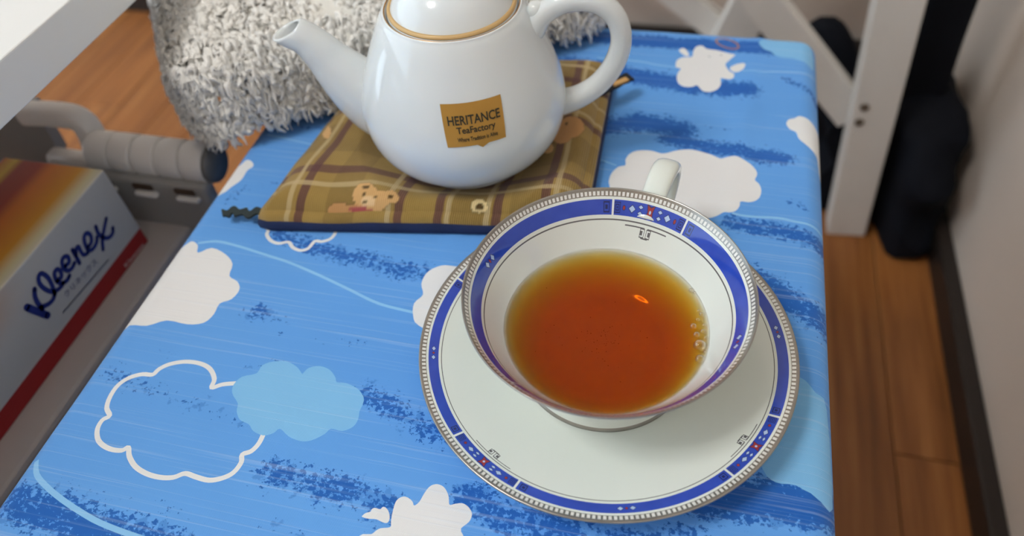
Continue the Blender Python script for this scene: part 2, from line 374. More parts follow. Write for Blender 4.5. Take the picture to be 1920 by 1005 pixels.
def build_cloth():
    RR = 0.011; drop = 0.20; ext = drop + 0.008
    step = 0.0042
    us = np.arange(X0 - ext, X1 + ext, step); vs = np.arange(Y0 - ext, Y1 + ext, step)
    # a grid that is finer on the roll of the edge
    def refine(a, edges):
        extra = [e + k * 0.0017 for e in edges for k in range(-8, 9)]
        a = [q for q in a if min(abs(q - e) for e in edges) > 0.015]; return np.array(sorted(list(a) + extra))
    us = refine(us, (X0 + .004, X1 - .004)); vs = refine(vs, (Y0 + .004, Y1 - .004))
    ix0, ix1, iy0, iy1 = X0 + RR, X1 - RR, Y0 + RR, Y1 - RR
    pts = [];
    for v in vs:
        for u in us:
            d = math.hypot(max(ix0 - u, 0, u - ix1), max(iy0 - v, 0, v - iy1))
            if d < ext: pts.append((u, v))
    nb = len(pts); edges = []
    for kind, poly in REG:
        b0 = len(pts); pts += poly; n = len(poly)
        edges += [(b0 + k, b0 + (k + 1) % n) for k in range(n)]
    V2, E2, F2, *_ = delaunay_2d_cdt([Vector(p) for p in pts], edges, [], 0, 1e-6)
    V2 = np.array([tuple(v) for v in V2])
    # classification of triangles
    cen = np.array([V2[list(f)].mean(0) for f in F2])
    kindv = np.zeros(len(F2), int); codes = {'W': 1, 'L': 2, 'C': 3, 'O': 4, 'B': 5}
    def inside(poly, Q):
        p = np.array(poly); lo, hi = p.min(0), p.max(0); idx = np.where(((Q >= lo) & (Q <= hi)).all(1))[0]
        if not len(idx): return idx
        q = Q[idx]; c = np.zeros(len(idx), bool); j = len(p) - 1
        wn = np.zeros(len(idx), int)
        for i in range(len(p)):
            a, b = p[j], p[i]; j = i
            left = (b[0] - a[0]) * (q[:, 1] - a[1]) - (q[:, 0] - a[0]) * (b[1] - a[1])
            wn += ((a[1] <= q[:, 1]) & (b[1] > q[:, 1]) & (left > 0)).astype(int) - ((a[1] > q[:, 1]) & (b[1] <= q[:, 1]) & (left < 0)).astype(int)
        return idx[wn != 0]
    order = {'C': 0, 'W': 1, 'L': 2, 'O': 3, 'B': 4}
    for kind, poly in sorted(REG, key=lambda r: order[r[0]]):
        kindv[inside(poly, cen)] = codes[kind]
    # 3-D drape
    out = []
    for u, v in V2:
        qx, qy = min(max(u, ix0), ix1), min(max(v, iy0), iy1)
        dx, dy = u - qx, v - qy; d = math.hypot(dx, dy)
        wob = 0.00035 * noise.noise(Vector((u * 30, v * 30, 1.0))) + 0.00012 * noise.noise(Vector((u * 120, v * 120, 3.0)))
        cx = 0.0264 + (v - 0.267) * 0.072                   # pressed fold running along the table
        wob += 0.0011 * math.exp(-((u - cx) / 0.0042) ** 2) * (1 if v > 0.2 else math.exp(-((v - .2) / .05) ** 2))
        cx2 = -0.098 + (v - 0.2) * -0.08
        wob += 0.0004 * math.exp(-((u - cx2) / 0.004) ** 2)
        if d < 1e-9: out.append((u, v, T + wob)); continue
        nx, ny = dx / d, dy / d; a = d / RR
        if a < math.pi / 2: out.append((qx + nx * RR * math.sin(a), qy + ny * RR * math.sin(a), T - RR * (1 - math.cos(a)) + wob * math.cos(a)))
        else:
            s = d - RR * math.pi / 2
            rp = min(s * .08, .006) * (0.4 + 0.6 * math.sin((u * 0 + qx * abs(ny) + qy * abs(nx)) * 62 + 1.0 + math.atan2(ny, nx) * 3))
            rr = RR + rp; out.append((qx + nx * rr, qy + ny * rr, T - RR - s))
    faces = [tuple(f) for f in F2]
    k = NT('printed_cloud_cotton', 0.88, spec=0.15)
    k.b.inputs['Sheen Weight'].default_value = 0.12
    uv = k.n.new('ShaderNodeUVMap'); uv.uv_map = 'print'; co = uv.outputs[0]
    dk = k.attr('dark').outputs['Fac']
    n1 = k.noise(k.mapping(co, (1, 1.15, 1)), 430, 3.0, 0.66); n2 = k.noise(co, 70, 2, .5)
    nn = k.m('ADD', k.m('MULTIPLY', n1, 0.72), k.m('MULTIPLY', n2, 0.28))
    th = k.m('SUBTRACT', k.m('ADD', k.m('MULTIPLY', dk, 0.40), 0.25), nn)
    dm = k.sstep(th, -0.008, 0.012)
    th2 = k.sstep(k.m('SUBTRACT', k.m('ADD', k.m('MULTIPLY', dk, 0.50), 0.20), k.noise(k.mapping(co, (1, 1, 1), (3, 5, 0)), 190, 3, .6)), 0.0, 0.05)
    slub = k.noise(k.mapping(co, (7, 760, 1)), 1.0, 2, .6); sl2 = k.noise(k.mapping(co, (5, 330, 1), (4, 2, 0)), 1.0, 1, .5)
    lines = k.sstep(slub, 0.55, 0.72); big = k.sstep(sl2, 0.64, 0.74)
    base = k.mix(k.noise(co, 9, 2), lin(88, 152, 226), lin(106, 170, 240))
    base = k.mix(k.m('MULTIPLY', th2, 0.42), base, lin(52, 116, 198))
    base = k.mix(k.m('MULTIPLY', dm, 0.92), base, lin(28, 94, 180))
    at = k.n.new('ShaderNodeAttribute'); at.attribute_name = 'pr'
    rgb = k.n.new('ShaderNodeSeparateColor'); k.l.new(at.outputs['Color'], rgb.inputs[0])
    base = k.mix(rgb.outputs[0], base, at2 := k.attr('prcol').outputs['Color'])
    base = k.mix(k.m('ADD', k.m('MULTIPLY', lines, 0.14), k.m('MULTIPLY', big, 0.16)), base, lin(214, 232, 250))
    wx = k.m('SINE', k.m('MULTIPLY', k.sep(co)[0], 2 * math.pi / 0.00075)); wy = k.m('SINE', k.m('MULTIPLY', k.sep(co)[1], 2 * math.pi / 0.00075))
    wv = k.m('MULTIPLY', wx, wy)
    base = k.mul(1.0, base, k.mix(k.m('MULTIPLY_ADD', wv, 0.5, 0.5), (0.94, 0.94, 0.94, 1), (1, 1, 1, 1)))
    k.color(base)
    k.bump(k.m('ADD', k.m('MULTIPLY', wv, 0.12), k.m('ADD', k.m('MULTIPLY', lines, 0.35), k.m('MULTIPLY', big, 0.5))), 0.5, 0.00035)
    o = mesh_obj('tablecloth', out, faces, k.mat)
    me = o.data
    uvl = me.uv_layers.new(name='print'); lv = np.zeros(len(me.loops), np.int32); me.loops.foreach_get('vertex_index', lv)
    uvl.data.foreach_set('uv', V2[lv].astype(np.float32).ravel())
    dark = np.zeros(len(V2))
    for poly, h, dn in BANDW:
        dd = np.min([seg_dist(V2, poly[i], poly[i + 1]) for i in range(len(poly) - 1)], 0)
        dark = np.maximum(dark, dn * np.exp(-(dd / (h * 1.15)) ** 2))
    da = me.attributes.new('dark', 'FLOAT', 'POINT'); da.data.foreach_set('value', dark.astype(np.float32))
    cols = {0: (0, 0, 0, 1), 1: lin(232, 234, 236), 2: lin(128, 190, 238), 3: lin(140, 198, 244), 4: lin(176, 122, 76), 5: lin(110, 120, 132)}
    a1 = me.attributes.new('pr', 'FLOAT_COLOR', 'CORNER'); a2 = me.attributes.new('prcol', 'FLOAT_COLOR', 'CORNER')
    d1 = np.zeros((len(me.loops), 4), np.float32); d2 = np.zeros((len(me.loops), 4), np.float32)
    for p in me.polygons:
        c = kindv[p.index]
        for li in p.loop_indices: d1[li] = (1 if c else 0,) * 3 + (1,); d2[li] = cols[c]
    a1.data.foreach_set('color', d1.ravel()); a2.data.foreach_set('color', d2.ravel())
    bm = bmesh.new(); bm.from_mesh(me); bmesh.ops.recalc_face_normals(bm, faces=bm.faces); bm.normal_update()
    up = [f for f in bm.faces if f.calc_center_median().z > T - .001][:1]
    if up and up[0].normal.z < 0: bmesh.ops.reverse_faces(bm, faces=bm.faces)
    bm.to_mesh(me); bm.free()
    tag(o, 'blue cotton cloth printed with white clouds draped over the small table', 'tablecloth')
    return o
build_cloth()

# ------------------------------------------------------------------ cup and saucer
CX, CY = -0.0188, 0.171
def printed_china(name, radii, nrep, th0, pan_half, beads, bead_off=0):
    """radii: rim, bead outer, bead inner, blue outer, blue inner, hairline outer, hairline inner (metres)"""
    k = NT(name, 0.06, 0, 0.55)
    k.b.inputs['Coat Weight'].default_value = 0.3; k.b.inputs['Coat Roughness'].default_value = 0.03
    x, y, z = k.sep(k.coord())
    r = k.m('SQRT', k.m('ADD', k.m('MULTIPLY', x, x), k.m('MULTIPLY', y, y)))
    th = k.m('ARCTAN2', y, x)
    def band(a, b): return k.m('MULTIPLY', k.m('GREATER_THAN', r, b), k.m('LESS_THAN', r, a))
    per = 2 * math.pi / nrep; rm = (radii[3] + radii[4]) / 2
    def fold(t0):
        q = k.m('ADD', k.m('SUBTRACT', th, t0), 40 * per + per / 2)
        return k.m('MULTIPLY', k.m('SUBTRACT', k.m('MODULO', q, per), per / 2), rm)
    sP = fold(R(th0)); sD = fold(R(th0) + per / 2)
    ro = k.m('SUBTRACT', r, rm)
    aP = k.m('ABSOLUTE', sP); aD = k.m('ABSOLUTE', sD)
    hb = (radii[3] - radii[4]) / 2
    def diamond(s, c, a, b, rc=0.0):
        return k.m('LESS_THAN', k.m('ADD', k.m('DIVIDE', k.m('ABSOLUTE', k.m('SUBTRACT', s, c)), a), k.m('DIVIDE', k.m('ABSOLUTE', k.m('SUBTRACT', ro, rc)), b)), 1.0)
    def disc(s, c, rad, rc=0.0):
        return k.m('LESS_THAN', k.m('ADD', k.m('POWER', k.m('SUBTRACT', s, c), 2.0), k.m('POWER', k.m('SUBTRACT', ro, rc), 2.0)), rad * rad)
    def bx(s, c, a, b): return k.m('MULTIPLY', k.m('LESS_THAN', k.m('ABSOLUTE', k.m('SUBTRACT', s, c)), a), k.m('LESS_THAN', k.m('ABSOLUTE', ro), b))
    col = (0.76, 0.81, 0.76, 1)
    grey = lin(92, 92, 94); blue = k.mix(k.noise(k.coord(), 160, 2), lin(34, 62, 168), lin(48, 80, 190)); navy = lin(22, 34, 92); ice = lin(176, 200, 232); red = lin(150, 48, 52); whi = (0.76, 0.81, 0.79, 1)
    inb = band(radii[3], radii[4])
    # blue band with its motifs
    c = blue
    for rad, cc in ((0.00125, navy), (0.0010, blue), (0.00075, navy), (0.0005, blue), (0.00025, navy)):   # square spirals at the panel ends
        c = k.mix(bx(aP, pan_half - 0.0018, rad, rad), c, cc)
    c = k.mix(bx(aP, pan_half + 0.0026, 0.00125, 0.00125), c, navy); c = k.mix(bx(aP, pan_half + 0.0026, 0.0009, 0.0009), c, blue); c = k.mix(bx(aP, pan_half + 0.0026, 0.0005, 0.0005), c, navy)
    c = k.mix(disc(aP, pan_half - 0.0045, 0.00062), c, navy); c = k.mix(disc(aP, pan_half - 0.0045, 0.00046), c, red)
    c = k.mix(diamond(aP, pan_half - 0.0078, 0.0016, 0.0010), c, navy); c = k.mix(diamond(aP, pan_half - 0.0078, 0.0013, 0.00078), c, ice)
    for rc in (0.0007, -0.0007):
        c = k.mix(diamond(aP, 0.0040, 0.0012, 0.00062, rc), c, navy); c = k.mix(diamond(aP, 0.0040, 0.0009, 0.00042, rc), c, ice)
    # four-petalled flower
    pa = k.m('ABSOLUTE', k.m('ADD', k.m('MULTIPLY', sP, .74), k.m('MULTIPLY', ro, .67))); pb = k.m('ABSOLUTE', k.m('SUBTRACT', k.m('MULTIPLY', sP, .74), k.m('MULTIPLY', ro, .67)))
    def petals(L, w_): return k.m('MAXIMUM', k.m('LESS_THAN', k.m('ADD', k.m('DIVIDE', pa, L), k.m('DIVIDE', pb, w_)), 1.0), k.m('LESS_THAN', k.m('ADD', k.m('DIVIDE', pb, L), k.m('DIVIDE', pa, w_)), 1.0))
    c = k.mix(petals(.0026, .00125), c, navy); c = k.mix(petals(.0021, .0010), c, red)
    c = k.mix(disc(sP, 0.0, 0.00042), c, ice)
    c = k.mix(bx(aP, pan_half, 0.00042, 1.0), c, whi)
    # diamonds between the panels
    c = k.mix(diamond(aD, 0.0021, 0.0013, 0.00092), c, navy); c = k.mix(diamond(aD, 0.0021, 0.0010, 0.00072), c, ice)
    c = k.mix(disc(sD, 0.0, 0.00055), c, navy); c = k.mix(disc(sD, 0.0, 0.0004), c, red)
    col = k.mix(inb, col, c)
    col = k.mix(band(radii[5], radii[6]), col, grey)
    # scroll under the panel
    rs = radii[6] - rm
    sc = k.m('MULTIPLY', k.m('LESS_THAN', k.m('ABSOLUTE', k.m('SUBTRACT', ro, rs - 0.00075)), 0.00014), k.m('MULTIPLY', k.m('LESS_THAN', aP, pan_half * .62), k.m('GREATER_THAN', aP, 0.0007)))
    col = k.mix(sc, col, grey)
    for cc, rad, tone in ((0.0014, 0.00105, grey), (0.0014, 0.00078, whi), (0.0017, 0.0005, grey)):
        col = k.mix(k.m('MULTIPLY', k.m('LESS_THAN', k.m('ABSOLUTE', k.m('SUBTRACT', aP, cc)), rad), k.m('LESS_THAN', k.m('ABSOLUTE', k.m('SUBTRACT', ro, rs - 0.0018)), rad)), col, tone)
    col = k.mix(k.m('MULTIPLY', k.m('LESS_THAN', aP, 0.0016), k.m('LESS_THAN', k.m('ABSOLUTE', k.m('SUBTRACT', ro, rs - 0.0029)), 0.00016)), col, grey)
    # bead row on silver
    fr = k.m('FRACT', k.m('MULTIPLY', k.m('ADD', th, 10.0), beads / (2 * math.pi)))
    bd = k.m('MULTIPLY', k.m('LESS_THAN', k.m('ABSOLUTE', k.m('SUBTRACT', fr, 0.5)), 0.30), band(radii[1] - .0001, radii[2] + .0001))
    silver = k.m('SUBTRACT', k.m('GREATER_THAN', r, radii[2] - .00012), bd)
    silver = k.m('MAXIMUM', silver, 0.0)
    col = k.mix(silver, col, (0.30, 0.285, 0.26, 1)); col = k.mix(bd, col, (0.74, 0.74, 0.71, 1))
    k.color(col); k.put(k.b.inputs['Metallic'], k.m('MULTIPLY', silver, 0.8))
    k.put(k.b.inputs['Roughness'], k.m('MULTIPLY_ADD', silver, 0.2, 0.06))
    return k.mat
RS = 0.0735
M_saucer = printed_china('saucer_print', (RS, RS - .0012, RS - .0028, RS - .0038, RS - .0076, RS - .0086, RS - .0089), 4, -120.0, 0.0147, 250)
RC = 0.0528
M_cupin = printed_china('cup_print', (RC, RC - .0009, RC - .0021, RC - .0029, RC - .0063, RC - .0071, RC - .0074), 2, 77.5, 0.0152, 190)

sc = thing('saucer', (CX, CY, T + .0004), 'white bone china saucer with blue band and silver beaded rim under the teacup', 'saucer')
top = [(0, .0052), (.026, .0050), (.031, .0047), (.036, .0053), (.045, .0075), (.055, .0107), (.063, .0134), (.069, .0153), (.0722, .0162)]
rimp = [(.0730, .01645), (.07345, .0163), (.0735, .0159), (.0732, .0155)]
und = [(.069, .0133), (.06, .0103), (.05, .0072), (.042, .0043), (.040, .0040), (.0395, .0002), (.0375, 0), (.037, .0018), (.02, .0022), (0, .0024)]
def dense(pr, n=5):
    q = catmull([(a, b, 0) for a, b in pr], n); return [(max(0.0, p[0]), p[1]) for p in q]
tp = dense(top, 5); un = und
prof = tp + rimp + un
so = lathe('saucer_dish', prof, 180, [M_saucer, M_china, M_silver], sc, segmat=[0] * (len(tp) - 1) + [2] * 4 + [1] * len(un))
so.data.flip_normals()

cup = thing('teacup', (CX, CY, T + .0056), 'white bone china teacup of tea with blue and silver rim standing on the saucer', 'cup')
# heights are measured from the table cloth, then lowered to the cup's own origin
inn = [(0, .0125), (.018, .0126), (.0255, .0140), (.0310, .0178), (.0352, .0225), (.0390, .0275), (.0425, .0330), (.0462, .0395), (.0492, .0445), (.0515, .0478), (.0524, .0490)]
rimc = [(.0527, .0494), (.0529, .0493), (.0530, .0489), (.0528, .0484)]
outc = [(.0508, .0448), (.0478, .0398), (.0440, .0340), (.0405, .0285), (.0372, .0235), (.0338, .0190), (.0305, .0155), (.0285, .0135)]
ip = dense(inn, 4); op = dense(outc, 3)
pr = [(a, b - .0056) for a, b in ip + rimc + op] + [(0, .0135 - .0056 - .0005)]
cb = lathe('cup_bowl', pr, 180, [M_cupin, M_china, M_silver], cup, segmat=[0] * (len(ip) - 1) + [2] * 4 + [1] * (len(op) + 1))
cb.data.flip_normals()
ft = [(.0262, .0085), (.0292, .0088), (.0302, .0075), (.0318, .0035), (.0332, .0012), (.0340, .0004), (.0340, -.0002), (.0318, -.0002), (.0295, .0010), (.0275, .0040), (.0262, .0085)]
fo = lathe('cup_foot', ft, 128, [M_china, M_silver], cup, segmat=[0, 0, 0, 0, 1, 1, 0, 0, 0, 0]); fo.data.flip_normals()
ha = R(79.0); hd = Vector((math.cos(ha), math.sin(ha), 0)); hs = Vector((-hd.y, hd.x, 0))
hp = catmull([hd * .0478 + Vector((0, 0, .0330)), hd * .054 + Vector((0, 0, .0365)), hd * .066 + Vector((0, 0, .0405)), hd * .0765 + Vector((0, 0, .0385)), hd * .0815 + Vector((0, 0, .0310)), hd * .0785 + Vector((0, 0, .0215)), hd * .067 + Vector((0, 0, .0135)), hd * .052 + Vector((0, 0, .0112)), hd * .038 + Vector((0, 0, .0145))], 7)
sweep('cup_handle', [tuple(p) for p in hp], [(.0029, interp(i / len(hp), (0, .3, .6, 1), (.0048, .0056, .0050, .0042))) for i in range(len(hp))], M_china, cup, 20, side=tuple(hs), power=2.6)

# tea
TZ = .0270
tk = bpy.data.materials.new('black_tea'); tk.use_nodes = True; tn = tk.node_tree.nodes; tl = tk.node_tree.links
for n in list(tn): tn.remove(n)
out_ = tn.new('ShaderNodeOutputMaterial'); tr = tn.new('ShaderNodeBsdfTransparent'); gl = tn.new('ShaderNodeBsdfGlossy'); gl.inputs['Roughness'].default_value = 0.02
fr = tn.new('ShaderNodeFresnel'); fr.inputs['IOR'].default_value = 1.33; mxs = tn.new('ShaderNodeMixShader')
tl.new(fr.outputs[0], mxs.inputs[0]); tl.new(tr.outputs[0], mxs.inputs[1]); tl.new(gl.outputs[0], mxs.inputs[2]); tl.new(mxs.outputs[0], out_.inputs['Surface'])
va = tn.new('ShaderNodeVolumeAbsorption'); va.inputs['Density'].default_value = 390; va.inputs['Color'].default_value = (0.935, 0.765, 0.0, 1)
tl.new(va.outputs[0], out_.inputs['Volume'])
tz = T + TZ
tea = thing('tea', (CX, CY, tz), 'clear amber black tea filling the teacup', 'tea')
ti = [(r + .0004, z) for r, z in ip if z < TZ]
rt = interp(TZ, [z for r, z in ip], [r for r, z in ip]) + .0004
teap = [(0, ip[0][1] - .0004)] + [(r, z - .0003) for r, z in ti[1:]] + [(rt + .0002, TZ + .0007), (rt - .0005, TZ + .0002), (rt - .0014, TZ - .00012), (rt - .003, TZ - .0002), (0, TZ - .0002)]
to = lathe('liquid', [(r, z - TZ) for r, z in teap], 128, tk, tea)
bm = bmesh.new(); bm.from_mesh(to.data); bmesh.ops.recalc_face_normals(bm, faces=bm.faces); bm.to_mesh(to.data); bm.free()
bk = NT('bubble_film', 0.02); bk.n.remove(bk.b); bt = bk.n.new('ShaderNodeBsdfTransparent'); bt.inputs[0].default_value = (1, .97, .93, 1); bg_ = bk.n.new('ShaderNodeBsdfGlossy'); bg_.inputs['Roughness'].default_value = .03
lw = bk.n.new('ShaderNodeLayerWeight'); lw.inputs['Blend'].default_value = .55; bmx = bk.n.new('ShaderNodeMixShader')
bk.l.new(lw.outputs['Facing'], bmx.inputs[0]); bk.l.new(bt.outputs[0], bmx.inputs[1]); bk.l.new(bg_.outputs[0], bmx.inputs[2]); bk.l.new(bmx.outputs[0], bk.out.inputs['Surface'])
for (bx_, by_, rr) in ((1312, 648, .0024), (1313, 674, .0019), (1306, 628, .0013), (1300, 612, .0013), (1318, 622, .0011), (1316, 590, .0011), (1308, 600, .0008), (1324, 634, .0009), (1297, 545, .0012), (1304, 549, .0008), (1321, 610, .0008), (1310, 583, .0007), (1322, 660, .0007)):
    q = pix(bx_, by_, tz)
    b = lathe('bubble', [(rr, 0), (rr * .92, rr * .35), (rr * .7, rr * .66), (rr * .38, rr * .86), (0, rr * .93)], 18, bk.mat, tea)
    b.location = (q[0] - CX, q[1] - CY, 0)
spk = plain('tea_dust', lin(58, 22, 8), .8)
V, Fc = [], []
for i in range(70):
    a = random.gauss(-1.6, 1.1); d = abs(random.gauss(0, .012)); px_, py_ = d * math.cos(a), -.002 + d * math.sin(a); s = random.uniform(.00008, .0002); b0 = len(V)
    V += [(px_ - s, py_, .0001), (px_, py_ - s, .0001), (px_ + s * 1.4, py_, .0001), (px_, py_ + s * .8, .00018)]; Fc += [(b0, b0 + 1, b0 + 2), (b0, b0 + 2, b0 + 3)]
tag(mesh_obj('tea_dust', V, Fc, spk, tea, False), kind='stuff')

# ------------------------------------------------------------------ pot holder
pA, pB, pC, pD = (np.array(p) for p in ((-.1935, .2215), (-.0425, .2440), (-.0470, .3640), (-.1790, .3660)))
AX, AY = -0.1057, 0.2847
def padxy(s, t): return (pA * (1 - s) + pB * s) * (1 - t) + (pD * (1 - s) + pC * s) * t
def pad_top(s, t):
    e = min(s, 1 - s, t, 1 - t); q = padxy(s, t)
    z = 0.0100 + 0.0085 * (1 - math.exp(-e / 0.035))
    d = math.hypot(q[0] - AX, q[1] - AY)
    z -= 0.0085 * (1 - min(1, max(0, (d - .034) / .022)) ** 1) if d < .056 else 0
    z += 0.0035 * math.exp(-(((s - .62) / .16) ** 2 + ((t - .03) / .09) ** 2)) + .002 * math.exp(-(((s - .97) / .1) ** 2 + ((t - .5) / .3) ** 2))
    z += 0.0017 * noise.noise(Vector((s * 6, t * 6, .3)))
    return z
def mat_pad():
    k = NT('plaid_corduroy', 0.9, spec=0.15); k.b.inputs['Sheen Weight'].default_value = .25
    uv = k.n.new('ShaderNodeUVMap'); uv.uv_map = 'cloth'; u, v, _ = k.sep(uv.outputs[0])
    c = k.mix(k.noise(uv.outputs[0], 9, 3), lin(150, 122, 60), lin(184, 152, 84))
    plum, cream, dkb = lin(96, 56, 62), lin(206, 184, 138), lin(86, 66, 36)
    wv_ = k.m('MULTIPLY', k.m('SUBTRACT', k.noise(uv.outputs[0], 6, 1), .5), .02)
    def ln(q, pos, wd, col, al):
        nonlocal c
        for p_ in pos: c = k.mix(k.m('MULTIPLY', k.m('LESS_THAN', k.m('ABSOLUTE', k.m('SUBTRACT', k.m('ADD', q, wv_), p_)), wd), al), c, col)
    ln(u, (.25, .66, .84), .05, dkb, .25); ln(v, (.33, .85), .08, dkb, .25)
    ln(v, (.155, .50, .78), .018, plum, .75); ln(u, (.118, .44, .57, .75, .90), .014, plum, .8)
    ln(v, (.085, .545, .66, .90), .010, cream, .7); ln(u, (.08, .405, .60, .72, .93), .008, cream, .75)
    rib = k.m('SINE', k.m('MULTIPLY', u, 2 * math.pi * 150))
    c = k.mul(1.0, c, k.mix(k.m('MULTIPLY_ADD', rib, .5, .5), (.72, .72, .72, 1), (1, 1, 1, 1)))
    c = k.mix(k.attr('bear').outputs['Fac'], c, k.attr('bearcol').outputs['Color'])
    k.color(c); k.bump(rib, .5, .0006); return k.mat
M_pad = mat_pad()
M_navy = plain('navy_backing', lin(24, 42, 84), .9, var=.2, scale=90)
pad = thing('pot_holder', (0, 0, T), 'quilted plaid pot holder with teddy print and navy backing under the teapot', 'pot holder')
NU, NV = 200, 160
V, UV = [], []
bear = np.zeros((NV + 1) * (NU + 1)); bcol = np.zeros(((NV + 1) * (NU + 1), 4)); bcol[:, 3] = 1
tan, tan2, brn, rose = lin(214, 170, 112), lin(196, 146, 92), lin(92, 70, 34), lin(172, 82, 82)
ELL = [((636, 400), (22, 22), tan2), ((662, 404), (34, 20), tan2), ((686, 367), (26, 22), tan), ((709, 373), (26, 18), tan), ((731, 370), (17, 14), tan), ((686, 351), (17, 9), tan), ((701, 386), (22, 14), tan), ((690, 378), (14, 11), lin(232, 200, 150)),
       ((671, 393), (18, 7), rose), ((690, 399), (12, 6), rose), ((664, 405), (22, 6), rose), ((683, 364), (3.5, 4), brn), ((705, 369), (3.2, 3.5), brn), ((685, 378), (4.5, 3.5), brn), ((686, 350), (7, 3.2), brn), ((732, 369), (5, 4.5), brn),
       ((899, 387), (16, 14), lin(226, 204, 150)), ((899, 388), (7, 7), brn), ((1072, 238), (24, 20), tan2), ((1052, 256), (20, 14), tan2), ((1026, 277), (13, 11), tan), ((1062, 232), (3, 3), brn), ((612, 246), (9, 15), tan)]
for j in range(NV + 1):
    for i in range(NU + 1):
        s, t = i / NU, j / NV
        # rounded outline
        q = padxy(s, t); V.append((q[0], q[1], pad_top(s, t))); UV.append((s, t))
        sx_, sy_ = proj((q[0], q[1], T + V[-1][2]))
        for c, rr, cl in ELL:
            if ((sx_ - c[0]) / rr[0]) ** 2 + ((sy_ - c[1]) / rr[1]) ** 2 < 1: bear[j * (NU + 1) + i] = 1; bcol[j * (NU + 1) + i] = cl
Fc = [(j * (NU + 1) + i, j * (NU + 1) + i + 1, (j + 1) * (NU + 1) + i + 1, (j + 1) * (NU + 1) + i) for j in range(NV) for i in range(NU)]
po = mesh_obj('quilted_top', V, Fc, M_pad, pad)
uvl = po.data.uv_layers.new(name='cloth'); lv = np.zeros(len(po.data.loops), np.int32); po.data.loops.foreach_get('vertex_index', lv)
uvl.data.foreach_set('uv', np.array(UV, np.float32)[lv].ravel())
po.data.attributes.new('bear', 'FLOAT', 'POINT').data.foreach_set('value', bear.astype(np.float32))
po.data.attributes.new('bearcol', 'FLOAT_COLOR', 'POINT').data.foreach_set('color', bcol.astype(np.float32).ravel())
# the rolled edge: plaid lip, then navy backing tucked down to the cloth
loop = [(i / 60, 0.0) for i in range(60)] + [(1.0, i / 60) for i in range(60)] + [(1 - i / 60, 1.0) for i in range(60)] + [(0.0, 1 - i / 60) for i in range(60)]
ctr = (pA + pB + pC + pD) / 4
n = len(loop)
def edge_rows(rows):
    V, UVs = [], []
    for off, zf in rows:
        for s, t in loop:
            q = padxy(s, t); nr = np.array([-1.0 if s == 0 else (1.0 if s == 1 else 0), -1.0 if t == 0 else (1.0 if t == 1 else 0)]); nr /= np.linalg.norm(nr)
            fr_ = zf if s not in (0.0,) else zf
            V.append((q[0] + nr[0] * off, q[1] + nr[1] * off, pad_top(s, t) * fr_)); UVs.append((s + nr[0] * off * 6, t + nr[1] * off * 6))
    Fc = [(a * n + k, (a + 1) * n + k, (a + 1) * n + (k + 1) % n, a * n + (k + 1) % n) for a in range(len(rows) - 1) for k in range(n)]
    return V, Fc, UVs
V, Fc, UVs = edge_rows(((0.0, 1.0), (.0020, .93), (.0036, .80), (.0042, .64)))
eo = mesh_obj('rolled_edge', V, Fc, M_pad, pad)
uvl = eo.data.uv_layers.new(name='cloth'); lv = np.zeros(len(eo.data.loops), np.int32); eo.data.loops.foreach_get('vertex_index', lv)
uvl.data.foreach_set('uv', np.array(UVs, np.float32)[lv].ravel())
V, Fc, UVs = edge_rows(((.0042, .64), (.0050, .50), (.0054, .30), (.0050, .10), (.0038, .02)))
bo = mesh_obj('navy_backing', V, Fc + [tuple(reversed(range(4 * n, 5 * n)))], M_navy, pad)
M_rick = plain('dark_green_rickrack', lin(46, 58, 60), .9, var=.2, scale=200)
def rick(name, pts, wd, mat, amp):
    cl = catmull(pts, 8); V, Fc = [], []
    for i, p in enumerate(cl):
        a = math.sin(i * .95) * amp; t = cl[min(i + 1, len(cl) - 1)] - cl[max(i - 1, 0)]; t /= np.linalg.norm(t); nr = np.array([-t[1], t[0], 0]); nr /= np.linalg.norm(nr)
        c = p + nr * a
        for q in (c + nr * wd, c - nr * wd): V += [tuple(q + np.array([0, 0, .0012])), tuple(q)]
        if i: b0 = 4 * i - 4; Fc += [(b0, b0 + 4, b0 + 6, b0 + 2), (b0 + 1, b0 + 3, b0 + 7, b0 + 5), (b0, b0 + 1, b0 + 5, b0 + 4), (b0 + 2, b0 + 6, b0 + 7, b0 + 3)]
    return mesh_obj(name, V, Fc, mat, pad, False)
lp = [pix(*p, T + .005) - np.array([0, 0, T]) for p in ((520, 400), (495, 398), (465, 402), (440, 398), (418, 404))]
rick('rickrack_loop', lp, .0024, M_rick, .0011)
lp = [pix(*p, T + .012) - np.array([0, 0, T]) for p in ((1105, 178), (1140, 165), (1165, 152), (1182, 145))]
rick('hanging_tab', lp, .0036, plain('black_tab', lin(26, 26, 30), .9), .0002)
lp = [pix(*p, T + .0135) - np.array([0, 0, T]) for p in ((1150, 160), (1164, 155), (1176, 150))]
rick('tan_patch', lp, .0016, plain('tan_patch', lin(196, 154, 96), .9), .0)

